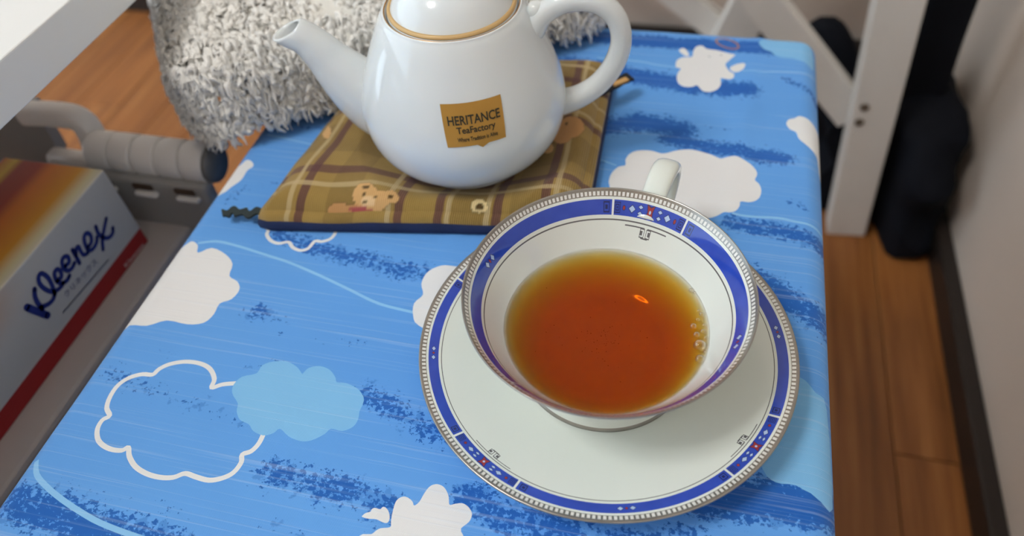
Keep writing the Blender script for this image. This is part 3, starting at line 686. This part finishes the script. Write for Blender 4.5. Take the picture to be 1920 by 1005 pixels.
# ------------------------------------------------------------------ teapot
PZ = 0.0105
pot = thing('teapot', (AX, AY, T + PZ), 'white porcelain teapot with gold rim line standing on the plaid pot holder', 'teapot')
bodyp = [(0, .0016), (.030, .0012), (.0325, 0), (.0338, .0004), (.0345, .0030), (.0395, .0068), (.0440, .0115), (.0475, .0180), (.0493, .0260), (.0494, .0330), (.0478, .0410), (.0452, .0490), (.0420, .0570), (.0385, .0650), (.0352, .0720), (.0328, .0765), (.0314, .0785), (.0309, .0795)]
bp = [bodyp[0], bodyp[1], bodyp[2]] + dense(bodyp[3:], 4)
innr = [(.0305, .0798), (.0298, .0793), (.0292, .0775), (.0270, .0768), (.0260, .0760), (.0260, .0720), (.030, .066), (.044, .038), (.042, .018), (.03, .006), (0, .005)]
lathe('pot_body', bp + innr, 120, M_pot, pot)
def ring_tube(name, r, z, a, mat, parent):
    return lathe(name, [(r + a * math.cos(2 * math.pi * k / 10), z + a * math.sin(2 * math.pi * k / 10)) for k in range(11)], 120, mat, parent)
ring_tube('gold_rim', .0300, .0794, .00030, M_gold, pot)
lid = lathe('lid', [(0, .0735), (.0245, .0735), (.0250, .0765), (.0284, .0773), (.0289, .0782), (.0286, .0790)] + dense([(.0272, .0802), (.0258, .0830), (.0225, .0880), (.0175, .0922), (.0110, .0945), (.006, .0952), (0, .0953)], 4), 120, M_pot, pot)
ring_tube('gold_line', .0275, .0797, .00115, plain('tan_gilding', lin(206, 172, 118), .45, .1, var=.1), lid)
lathe('knob', dense([(0.004, .0945), (.0042, .0965), (.0040, .0985), (.0062, .1010), (.0082, .1045), (.0078, .1080), (.0050, .1102), (0, .1108)], 4), 40, M_pot, lid)
sa = R(190.5); sd_ = Vector((math.cos(sa), math.sin(sa), 0)); sn = Vector((-sd_.y, sd_.x, 0))
def sp(r, z): return tuple(sd_ * r + Vector((0, 0, z)))
cl = catmull([sp(.030, .022), sp(.0415, .029), sp(.0515, .0385), sp(.0590, .0490), sp(.0650, .0585), sp(.0705, .0650), sp(.0775, .0690)], 7)
N = len(cl); sz = []
for i in range(N):
    t = i / (N - 1); sz.append((interp(t, (0, .2, .4, .6, .8, .93, 1), (.021, .0185, .0138, .0100, .0082, .0078, .0080)), interp(t, (0, .2, .4, .6, .8, 1), (.017, .0150, .0120, .0090, .0074, .0070))))
outer = list(zip(cl, sz)); inner = [(c, (a - .0013, b - .0013)) for c, (a, b) in outer[::-1][:16]]
allp = outer + inner
def spout_mesh():
    V, Fc, n = [], [], 28
    for idx, (c, (a, b)) in enumerate(allp):
        j = idx if idx < N else 2 * N - 1 - idx
        t = Vector(cl[min(j + 1, N - 1)]) - Vector(cl[max(j - 1, 0)]); t.normalize()
        # lip is cut level with the table, facing up and forward
        u_ = sn; v_ = t.cross(u_).normalized()
        if j >= N - 5:
            wgt = (j - (N - 5)) / 4; tt = (t * (1 - wgt * .62) + Vector((0, 0, 1)) * wgt * .62).normalized(); v_ = tt.cross(u_).normalized()
        for k in range(n):
            th = 2 * math.pi * k / n; V.append(Vector(c) + u_ * (b * math.cos(th)) + v_ * (a * math.sin(th)))
    for i in range(len(allp) - 1):
        for k in range(n): Fc.append((i * n + k, i * n + (k + 1) % n, (i + 1) * n + (k + 1) % n, (i + 1) * n + k))
    o = mesh_obj('spout', V, Fc, M_pot, pot)
    bm = bmesh.new(); bm.from_mesh(o.data); bmesh.ops.recalc_face_normals(bm, faces=bm.faces); bm.to_mesh(o.data); bm.free()
spout_mesh()
hd2 = -sd_
def hp2(r, z): return tuple(hd2 * r + Vector((0, 0, z)))
cl2 = catmull([hp2(.0345, .0660), hp2(.0400, .0735), hp2(.0500, .0790), hp2(.0620, .0785), hp2(.0710, .0715), hp2(.0745, .0600), hp2(.0722, .0475), hp2(.0655, .0365), hp2(.0560, .0290), hp2(.0465, .0255)], 7)
sweep('pot_handle', [tuple(p) for p in cl2], [(interp(i / len(cl2), (0, .1, .3, .8, 1), (.0060, .0050, .0046, .0050, .0062)), interp(i / len(cl2), (0, .15, .85, 1), (.0068, .0052, .0052, .0065))) for i in range(len(cl2))], M_pot, pot, 20, side=tuple(sn), power=2.3)
# small thumb stop beside the lid
lathe('thumb_stop', dense([(.0035, -.003), (.0042, .001), (.0040, .005), (.0025, .0072), (0, .0078)], 4), 24, M_pot, pot).location = hp2(.0368, .0715)

# paper label on the belly: cast the traced corners onto the pot's own surface
prz = [z for r, z in bp[4:]]; prr = [r for r, z in bp[4:]]
def on_pot(px_, py_):
    d = ray(px_, py_); d = d / np.linalg.norm(d); best = None
    for tt in np.arange(.25, .45, .0002):
        q = CO + d * tt - np.array([AX, AY, T + PZ])
        if 0.004 < q[2] < .078 and math.hypot(q[0], q[1]) <= np.interp(q[2], prz, prr): return math.atan2(q[1], q[0]), q[2]
LC = [on_pot(*p) for p in ((825, 194), (937, 175.5), (948, 256), (840, 275.7))]     # TL TR BR BL
tipc = on_pot(895.7, 277.5)
def lab(s, t, off):
    a = (LC[0][0] * (1 - s) + LC[1][0] * s) * (1 - t) + (LC[3][0] * (1 - s) + LC[2][0] * s) * t
    z = (LC[0][1] * (1 - s) + LC[1][1] * s) * (1 - t) + (LC[3][1] * (1 - s) + LC[2][1] * s) * t
    r = np.interp(z, prz, prr) + off; return (r * math.cos(a), r * math.sin(a), z)
M_lab = plain('gold_paper_label', lin(182, 136, 56), .45, 0.15, var=.08, scale=80)
M_ink = plain('dark_green_ink', lin(46, 42, 22), .6)
V = [lab(i / 20, j / 16, .00035) for j in range(17) for i in range(21)]
Fc = [(j * 21 + i, j * 21 + i + 1, (j + 1) * 21 + i + 1, (j + 1) * 21 + i) for j in range(16) for i in range(20)]
b0 = len(V); V += [lab(.50, 1.0, .00035), lab(.70, 1.0, .00035), lab(.585, 1.085, .00035)]; Fc.append((b0, b0 + 1, b0 + 2))
lo_ = mesh_obj('paper_label', V, [f[::-1] for f in Fc], M_lab, pot)
lo_['label'] = 'gold paper label with dark lettering'
def label_text(s, s0, s1, t0, t1, nm='lettering'):
    V, Fc, lo, hi = text_mesh(s, 1.0, .018)
    W = [lab(lerp(s0, s1, (x - lo[0]) / (hi[0] - lo[0])), lerp(t1, t0, (y - lo[1]) / (hi[1] - lo[1])), .0006) for x, y, _ in V]
    mesh_obj(nm, W, Fc, M_ink, lo_, False)
label_text('HERITANCE', .08, .94, .26, .475)
label_text('TeaFactory', .20, .84, .52, .725)
label_text('Where Tradition is Alive', .19, .86, .765, .87)

# ------------------------------------------------------------------ fleece cushion and stool
ca = R(36); cu_, cv_ = np.array([math.cos(ca), math.sin(ca)]), np.array([-math.sin(ca), math.cos(ca)])
ccorner = np.array([-.258, .244]); CS = 0.39
CSU = 0.288
cc = ccorner + cu_ * CSU / 2 + cv_ * CS / 2
M_fleece_core = plain('fleece_base', (0.80, 0.79, 0.74, 1), .95, var=.1, scale=60)
fk = NT('cream_fleece', 0.9, spec=.1); fk.color(fk.mix(fk.noise(fk.coord(), 22, 3), (0.80, 0.79, 0.75, 1), (0.93, 0.92, 0.89, 1))); fk.b.inputs['Sheen Weight'].default_value = .35
fk.b.inputs['Subsurface Weight'].default_value = 0
cush = thing('fleece_cushion', (cc[0], cc[1], T + .0148), 'fluffy white fleece seat cushion on the dark legged stool behind the teapot', 'cushion', ca); cush.scale = (CSU / CS, 1, 1)
def cush_pt(th, ph):
    # superellipsoid
    def f(c, e): return math.copysign(abs(c) ** e, c)
    h = CS / 2 - .012
    return Vector((h * f(math.cos(ph), .25) * f(math.cos(th), .36), h * f(math.cos(ph), .25) * f(math.sin(th), .36), .022 + .021 * f(math.sin(ph), .8)))
def droop(x): return .016 * max(0.0, 1 - (x + CS / 2 - .012) / .042)
V, Fc = [], []; nt, npn = 120, 30
for j in range(npn + 1):
    ph = -math.pi / 2 + math.pi * j / npn
    for i in range(nt):
        p = cush_pt(2 * math.pi * i / nt, ph); nz = noise.noise(p * 45) * .003 + noise.noise(p * 14) * .004
        p = p - Vector((0, 0, droop(p.x)))
        V.append(p + Vector((p.x, p.y, (p.z - .022) * 4)).normalized() * nz)
Fc = [(j * nt + i, j * nt + (i + 1) % nt, (j + 1) * nt + (i + 1) % nt, (j + 1) * nt + i) for j in range(npn) for i in range(nt)]
mesh_obj('cushion_pad', V, Fc, M_fleece_core, cush)
V, Fc = [], []
rnd = random.Random(3)
RCN = .055
def rounded(x, y):
    a, b = abs(x) - (CS / 2 - .012 - RCN), abs(y) - (CS / 2 - .012 - RCN)
    if a <= 0 or b <= 0: return x, y
    d = math.hypot(a, b)
    if d <= RCN: return x, y
    k = RCN / d; return math.copysign(CS / 2 - .012 - RCN + a * k, x), math.copysign(CS / 2 - .012 - RCN + b * k, y)
def tuft(p, nrm):
    rx, ry = rounded(p.x, p.y); p = Vector((rx, ry, p.z))
    p = p - Vector((0, 0, droop(p.x)))
    L = rnd.uniform(.0035, .0075); r0 = rnd.uniform(.0022, .0040); curl = rnd.uniform(.002, .0045); ph = rnd.uniform(0, 6.28); tw = rnd.uniform(3.0, 6.5) * rnd.choice((-1, 1))
    lean = Vector((rnd.gauss(0, .9), rnd.gauss(0, .9), rnd.gauss(0, .4) - .1)); d = (nrm + lean).normalized()
    a = d.orthogonal().normalized(); b = d.cross(a); ns = 6; b0 = len(V)
    for s in range(ns + 1):
        t = s / ns; c = p + d * (L * t * .8) + (a * math.cos(ph + tw * t) + b * math.sin(ph + tw * t)) * curl * t - Vector((0, 0, .004 * t * t))
        rr = r0 * (1 - .8 * t * t)
        for k in range(4): V.append(c + (a * math.cos(1.571 * k) + b * math.sin(1.571 * k)) * rr)
    for s in range(ns):
        for k in range(4): Fc.append((b0 + s * 4 + k, b0 + s * 4 + (k + 1) % 4, b0 + s * 4 + 4 + (k + 1) % 4, b0 + s * 4 + 4 + k))
h = CS / 2 - .012
clumps = [Vector((rnd.uniform(-h, h), rnd.uniform(-h, h), 0)) for _ in range(500)]
for _ in range(14000):       # the upper face
    x_, y_ = rnd.uniform(-h, h), rnd.uniform(-h, h)
    e = max(abs(x_), abs(y_)) / h; z_ = .022 + .021 * max(0, 1 - e ** 9) ** .5
    z_ += noise.noise(Vector((x_ * 45, y_ * 45, 2))) * .004
    tuft(Vector((x_, y_, z_)), Vector((x_ * e ** 6 * 4, y_ * e ** 6 * 4, 1)).normalized())
for _ in range(6500):       # the four sides
    s_ = rnd.uniform(-h, h); z_ = rnd.uniform(-.005, .040); f_ = rnd.choice((0, 1, 2, 3, 0, 3)); bul = h - .001 - (.010 * ((z_ - .022) / .018) ** 2 if z_ > .022 else 0)
    p, nrm = {0: (Vector((s_, -bul, z_)), Vector((0, -1, .1))), 1: (Vector((s_, bul, z_)), Vector((0, 1, .1))), 2: (Vector((bul, s_, z_)), Vector((1, 0, .1))), 3: (Vector((-bul, s_, z_)), Vector((-1, 0, .1)))}[f_]
    tuft(p, nrm)
tag(mesh_obj('fleece_pile', V, Fc, fk.mat, cush), kind='stuff')
sc2 = ccorner + cu_ * .152 + cv_ * .180
st_ = thing('stool', (sc2[0], sc2[1], 0), 'dark metal legged stool carrying the white fleece cushion', 'stool', ca)
hs_ = .105
box('seat', (-hs_, hs_, -hs_, hs_, T + .0055, T + .0145), M_darkmetal, st_, bev=.002)
for sx in (-1, 1):
    for sy in (-1, 1):
        sweep('leg', [(sx * (hs_ - .008), sy * (hs_ - .008), T + .007), (sx * (hs_ - .004), sy * (hs_ - .004), .2), (sx * hs_, sy * hs_, 0)], [(.0055, .0055)] * 3, M_darkmetal, st_, 12, side=(1, 0, 0))
for sy in (-1, 1): bar('stretcher', (-(hs_ - .004), sy * (hs_ - .003), .15), (hs_ - .004, sy * (hs_ - .003), .15), .009, .009, M_darkmetal, st_, up=(0, 0, 1))

# ------------------------------------------------------------------ white desk
dk_ = thing('desk', (-.281, .15, 0), 'white laminate desk edge standing above the tissue box', 'desk')
box('desk_top', (-.60, 0, -.75, .19, .492, .514), M_white_lam, dk_, bev=.0008)
for yy in (-.72, .05): box('leg', (-.56, -.51, yy - .02, yy + .03, 0, .492), M_white_lam, dk_, bev=.002)
for yy in (-.72,): box('leg', (-.09, -.04, yy - .02, yy + .03, 0, .492), M_white_lam, dk_, bev=.002)
box('back_panel', (-.575, -.56, -.70, .08, .20, .48), M_white_lam, dk_, bev=.001)

# ------------------------------------------------------------------ plastic cart
cz = .349
ct = thing('storage_cart', (-.40, .15, 0), 'white plastic cart with a ribbed roller edge and looped handle beside the table', 'cart')
def rel(p): return (p[0] + .40, p[1] - .15, p[2])
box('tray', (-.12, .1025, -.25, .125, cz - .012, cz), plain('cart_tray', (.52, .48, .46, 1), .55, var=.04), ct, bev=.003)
box('body', (-.115, .098, -.245, .120, .0, cz - .012), M_plastic_dk, ct, bev=.004)
box('end_panel', (.012, .128, .121, .131, cz - .01, .386), plain('cart_panel', (.36, .355, .34, 1), .5, var=.03), ct, bev=.003)
xa, xb, ry, rz_ = .045, .127, .138, .3915
segs = 5
for i in range(segs):
    a, b = lerp(xa, xb, i / segs) + .0006, lerp(xa, xb, (i + 1) / segs) - .0006
    sweep('roller_segment', [(a, ry, rz_), (a + .0012, ry, rz_), (b - .0012, ry, rz_), (b, ry, rz_)], [(.0121, .0121), (.0125, .0125), (.0125, .0125), (.0121, .0121)], M_plastic, ct, 28, side=(0, 0, 1))
sweep('roller_cap', [(xb - .0002, ry, rz_), (xb + .003, ry, rz_)], [(.0122, .0122), (.0115, .0115)], M_plastic_dk, ct, 28, side=(0, 0, 1))
for i in range(3):
    xx = lerp(xa + .010, xb - .014, i / 2)
    box('slot', (xx - .007, xx + .007, ry - .0185, ry - .0105, .3795, .3835), M_slot, ct, bev=.001)
    box('catch', (xx - .006, xx + .009, ry - .0205, ry - .0165, .3755, .3785), M_plastic, ct, bev=.0008)
hl = [rel(pixy(*p, yy)) for p, yy in (((48, 212), .296), ((100, 214), .296), ((145, 222), .296), ((168, 244), .295), ((180, 275), .293), ((190, 310), .290))]
hlc = catmull(hl, 6)
sweep('handle', [tuple(p) for p in hlc], [(.0068, .0075)] * len(hlc), M_plastic, ct, 16, side=(0, 1, 0), power=3)
sweep('handle_bar', [rel(pixy(100, 292, .292)), rel(pixy(160, 300, .292)), rel(pixy(195, 312, .291))], [(.0045, .006)] * 3, M_plastic, ct, 14, side=(0, 1, 0), power=3)
hb_ = [rel(pixy(*p, .300)) for p in ((-60, 200), (58, 196), (112, 285), (100, 330), (-60, 330))]
V = [Vector(p) for p in hb_] + [Vector(p) + Vector((0, .008, 0)) for p in hb_]
mesh_obj('side_cheek', V, [(0, 1, 2, 3, 4), (9, 8, 7, 6, 5)] + [(i, i + 5, (i + 1) % 5 + 5, (i + 1) % 5) for i in range(5)], plain('cart_cheek', (.34, .34, .335, 1), .5), ct, False)

# ------------------------------------------------------------------ tissue box
FX = -.318; ty0, ty1 = .0155, .2550; tzb, tzt = cz, cz + .060
tis = thing('tissue_box', (FX - .034, .135, cz), 'tissue carton with blue script lettering, red stripe and orange top', 'tissue box')
ck = NT('printed_carton', .42)
x, y, z = ck.sep(ck.coord()); xf = ck.m('ADD', x, 0.0)
# across the top, measured from the front edge
d = ck.m('SUBTRACT', .034, x)
topc = ck.ramp(ck.m('DIVIDE', d, .068), [(0.0, lin(226, 224, 208)), (.08, lin(222, 214, 170)), (.20, lin(214, 150, 24)), (.48, lin(206, 112, 10)), (.60, lin(150, 44, 14)), (.78, lin(140, 38, 20)), (.86, lin(196, 160, 40)), (.95, lin(186, 130, 26)), (1.0, lin(170, 60, 20))])
yy = ck.m('DIVIDE', ck.m('SUBTRACT', .12, y), .24)
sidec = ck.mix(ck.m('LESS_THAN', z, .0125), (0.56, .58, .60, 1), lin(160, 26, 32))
# the orange of the lid runs down over the far end of the front
gf = ck.m('MULTIPLY', ck.sstep(yy, .30, .55), ck.sstep(z, .034, .062))
sidec = ck.mix(gf, sidec, lin(205, 132, 24))
geo = ck.n.new('ShaderNodeNewGeometry'); nz_ = ck.sep(geo.outputs['Normal'])[2]
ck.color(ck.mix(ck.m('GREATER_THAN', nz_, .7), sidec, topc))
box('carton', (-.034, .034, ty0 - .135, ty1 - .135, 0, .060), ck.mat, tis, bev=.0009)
V, Fc = [], []
for k in range(24):
    a = 2 * math.pi * k / 24; V.append((-.002 + .014 * math.cos(a), -.040 + .055 * math.copysign(abs(math.sin(a)) ** .7, math.sin(a)), .0603))
mesh_obj('opening', V, [tuple(range(24))], plain('opening_film', lin(120, 118, 116), .4), tis, False)
M_blue_ink = plain('blue_ink', lin(28, 44, 130), .5); M_grey_ink = plain('grey_blue_ink', lin(88, 96, 140), .5); M_white_ink = plain('white_ink', (.75, .72, .72, 1), .5)
def face_pt(cx_, cy_, off=.0003):
    q = pixx(cx_ / 3.35, cy_ / 3.35 + 380, FX); return (.034 + off, q[1] - .135, q[2] - cz)
def strokes(name, lines, mat):
    V, Fc = [], []
    for pts, wd in lines:
        cl = [face_pt(*p[:2]) for p in catmull([(a, b, 0) for a, b in pts], 6)]
        rv, rf = ribbon([(p[1], p[2]) for p in cl], wd); b0 = len(V)
        V += [(cl[0][0], q[0], q[1]) for q in rv]; Fc += [tuple(b0 + i for i in f) for f in rf]
        for e in (cl[0], cl[-1]):        # round ends
            b1 = len(V); V += [(e[0], e[1] + wd / 2 * math.cos(k * .628), e[2] + wd / 2 * math.sin(k * .628)) for k in range(10)]; Fc.append(tuple(range(b1, b1 + 10)))
    return mesh_obj(name, V, Fc, mat, tis, False)
W1 = .0024
def tq(pts): return [((a / 4.57 + 30) * 3.35, (b / 4.57 + 10) * 3.35) for a, b in pts]
strokes('brand_lettering', [(tq(p_), w_) for p_, w_ in (([(90, 850), (180, 886), (268, 920)], .0041), ([(155, 695), (160, 760), (185, 815), (225, 865)], .0029), ([(205, 850), (270, 825), (312, 785), (328, 735)], .0027),
    ([(330, 740), (303, 655), (265, 590), (215, 560), (190, 590), (198, 645), (243, 692), (300, 716), (350, 702), (390, 665), (400, 640)], .0027), ([(350, 622), (384, 592), (378, 542), (347, 525), (326, 560), (342, 618), (386, 645), (430, 622), (455, 580)], .0027),
    ([(420, 495), (452, 462), (440, 417), (407, 420), (390, 460), (405, 512), (440, 536), (475, 515), (497, 470)], .0027), ([(480, 360), (510, 412), (541, 472)], .0027), ([(512, 405), (512, 352), (532, 332), (552, 372), (577, 400), (612, 385)], .0026),
    ([(612, 335), (642, 290), (635, 232), (602, 215), (580, 250), (590, 312), (620, 362), (660, 345), (688, 290), (690, 250)], .0027), ([(680, 160), (700, 212), (737, 250), (790, 254), (825, 215), (826, 170)], .0027), ([(770, 90), (752, 180), (737, 262), (743, 355)], .0026))], M_blue_ink)
def face_text(s, p0, p1, hgt, mat, name, sk=0.0):
    V, Fc, lo, hi = text_mesh(s); a = np.array(face_pt(*p0)); b = np.array(face_pt(*p1)); u = (b - a)
    W = []
    for x_, y_, _ in V:
        q = a + u * ((x_ - lo[0]) / (hi[0] - lo[0])); W.append((q[0], q[1] + sk * (y_ - lo[1]), q[2] + hgt * (y_ - lo[1]) / (hi[1] - lo[1])))
    return mesh_obj(name, W, Fc, mat, tis, False)
face_text('クリネックス', *tq([(432, 772), (700, 468)]), .0042, M_blue_ink, 'katakana_lettering')
strokes('fine_print', [([(lerp(395, 685, t), lerp(688, 350, t)), (lerp(395, 685, t + .022), lerp(688, 350, t + .022))], .0008) for t in np.arange(0, .97, .034)], M_grey_ink)
face_text('Kleenex', (790, 408), (905, 268), .0030, M_white_ink, 'stripe_lettering')

# ------------------------------------------------------------------ white trestle
rk = thing('trestle_rack', (.2, .686, 0), 'white painted wooden trestle with slanting legs and crossed braces', 'trestle')
O = np.array([.2, .686, 0])
def tr_(p): return tuple(np.array(p) - O)
def ext_(a, b, k0, k1):
    a, b = np.array(a), np.array(b); return a + (b - a) * k0, a + (b - a) * k1
a, b = np.array([.2075, .70, 0]), pixy(1684, 0, .70); a, b = ext_(a, b, 0, 1.8)
lg = bar('leg', tr_(a), tr_(b), .043, .030, M_white_wood, rk)
leg_dir = (b - a) / np.linalg.norm(b - a)
c0, c1 = pixy(1462, 40, .718), pixy(1566, 172, .718); c0, c1 = ext_(c1, c0, -.35, 3.0)
bar('brace', tr_(c0), tr_(c1), .036, .020, M_white_wood, rk)
c0, c1 = pixy(1535, 175, .69), pixy(1590, 300, .69)
for (sx, sy) in ((1621, 200), (1611, 228)):
    q = pixy(sx, sy, .6848); h_ = lathe('screw_hole', [(0, .0002), (.0042, .0002), (.0046, .0012), (.0042, .0018), (0, .0018)], 18, M_screw, rk); h_.location = tr_(q); h_.rotation_euler = (R(90), 0, 0)
for (p, q) in (((1282, 0), (1368, 68)), ((1412, 0), (1376, 68))):
    c0, c1 = pixy(*p, .92 + (0.026 if p[0] < 1300 else 0)), pixy(*q, .92 + (0.026 if p[0] < 1300 else 0)); c0, c1 = ext_(c1, c0, -1.0, 4.0)
    c0 = c0 if c0[2] > .02 else ext_(c0, c1, (.02 - c0[2]) / (c1[2] - c0[2]), 1)[0]
    bar('cross_leg', tr_(c0), tr_(c1), .034 if p[0] < 1300 else .052, .024, M_white_wood, rk)
bar('top_rail', tr_((.145, .70, .60)), tr_((.145, .95, .60)), .03, .03, M_white_wood, rk, up=(0, 0, 1))
bar('back_rail', tr_((-.20, .945, .60)), tr_((.29, .945, .60)), .03, .02, M_white_wood, rk, up=(0, 1, 0))

# ------------------------------------------------------------------ dark bag
bk2 = NT('navy_black_nylon', .8, spec=.15); bk2.color(bk2.mix(bk2.noise(bk2.coord(), 14, 3), (.0025, .003, .005, 1), (.006, .0075, .013, 1))); bk2.bump(bk2.noise(bk2.coord(), 500, 1), .2, .0005)
BX, BY = .240, .775
bag = thing('cloth_bag', (BX, BY, 0), 'crumpled black cloth bag slumped on the floor between trestle leg and wall', 'bag')
V, Fc = [], []; nt, npn = 96, 44; BH = .165
for j in range(npn + 1):
    t = j / npn; zz = BH * t
    ax_ = interp(t, (0, .06, .3, .6, .85, 1), (.068, .080, .074, .078, .066, .03)); ay_ = interp(t, (0, .06, .3, .6, .85, 1), (.118, .128, .122, .112, .085, .04))
    for i in range(nt):
        th = 2 * math.pi * i / nt; c, s = math.cos(th), math.sin(th)
        p = Vector((ax_ * math.copysign(abs(c) ** .7, c), ay_ * math.copysign(abs(s) ** .7, s), zz))
        fold_ = .008 * math.sin(p.z * 80 + math.sin(th * 2 + 1) * 1.6 + p.x * 50) + .014 * noise.noise(p * 20)
        q = p + Vector((c, s, 0)) * fold_ * min(1, t * 6) + Vector((0, 0, .016 * noise.noise(p * 16 + Vector((5, 0, 0))))) * min(1, t * 4)
        q.x = min(q.x, XW - .018 - BX); wx_ = q.x + BX + .10 * q.z
        k_ = min(1, max(0, (wx_ - .234) / .022)); k_ = k_ * k_ * (3 - 2 * k_)
        q.y = max(q.y, lerp(.724, .650, k_) - BY); q.y = min(q.y, .12); q.z = max(q.z, .001)
        V.append(q)
Fc = [(j * nt + i, j * nt + (i + 1) % nt, (j + 1) * nt + (i + 1) % nt, (j + 1) * nt + i) for j in range(npn) for i in range(nt)]
Fc += [tuple(range(npn * nt, npn * nt + nt)), tuple(reversed(range(nt)))]
mesh_obj('bag_body', V, Fc, bk2.mat, bag)
stp = catmull([pixy(*p, .745) - np.array([BX, BY, 0]) for p in ((1690, 300), (1712, 200), (1745, 100), (1782, 0), (1830, -120), (1870, -230))], 6)
sweep('strap', [tuple(p) for p in stp], [(interp(i / len(stp), (0, .4, 1), (.034, .026, .020)), .010) for i in range(len(stp))], bk2.mat, bag, 16, side=(0, 1, 0), power=3)
stp = catmull([(-.05, .0, .13), (-.085, .01, .19), (-.105, .02, .20), (-.120, .015, .14), (-.115, .01, .06), (-.10, .01, .02)], 6)
sweep('strap', [tuple(p) for p in stp], [(.018, .014)] * len(stp), bk2.mat, bag, 16, side=(0, 1, 0), power=2.4)
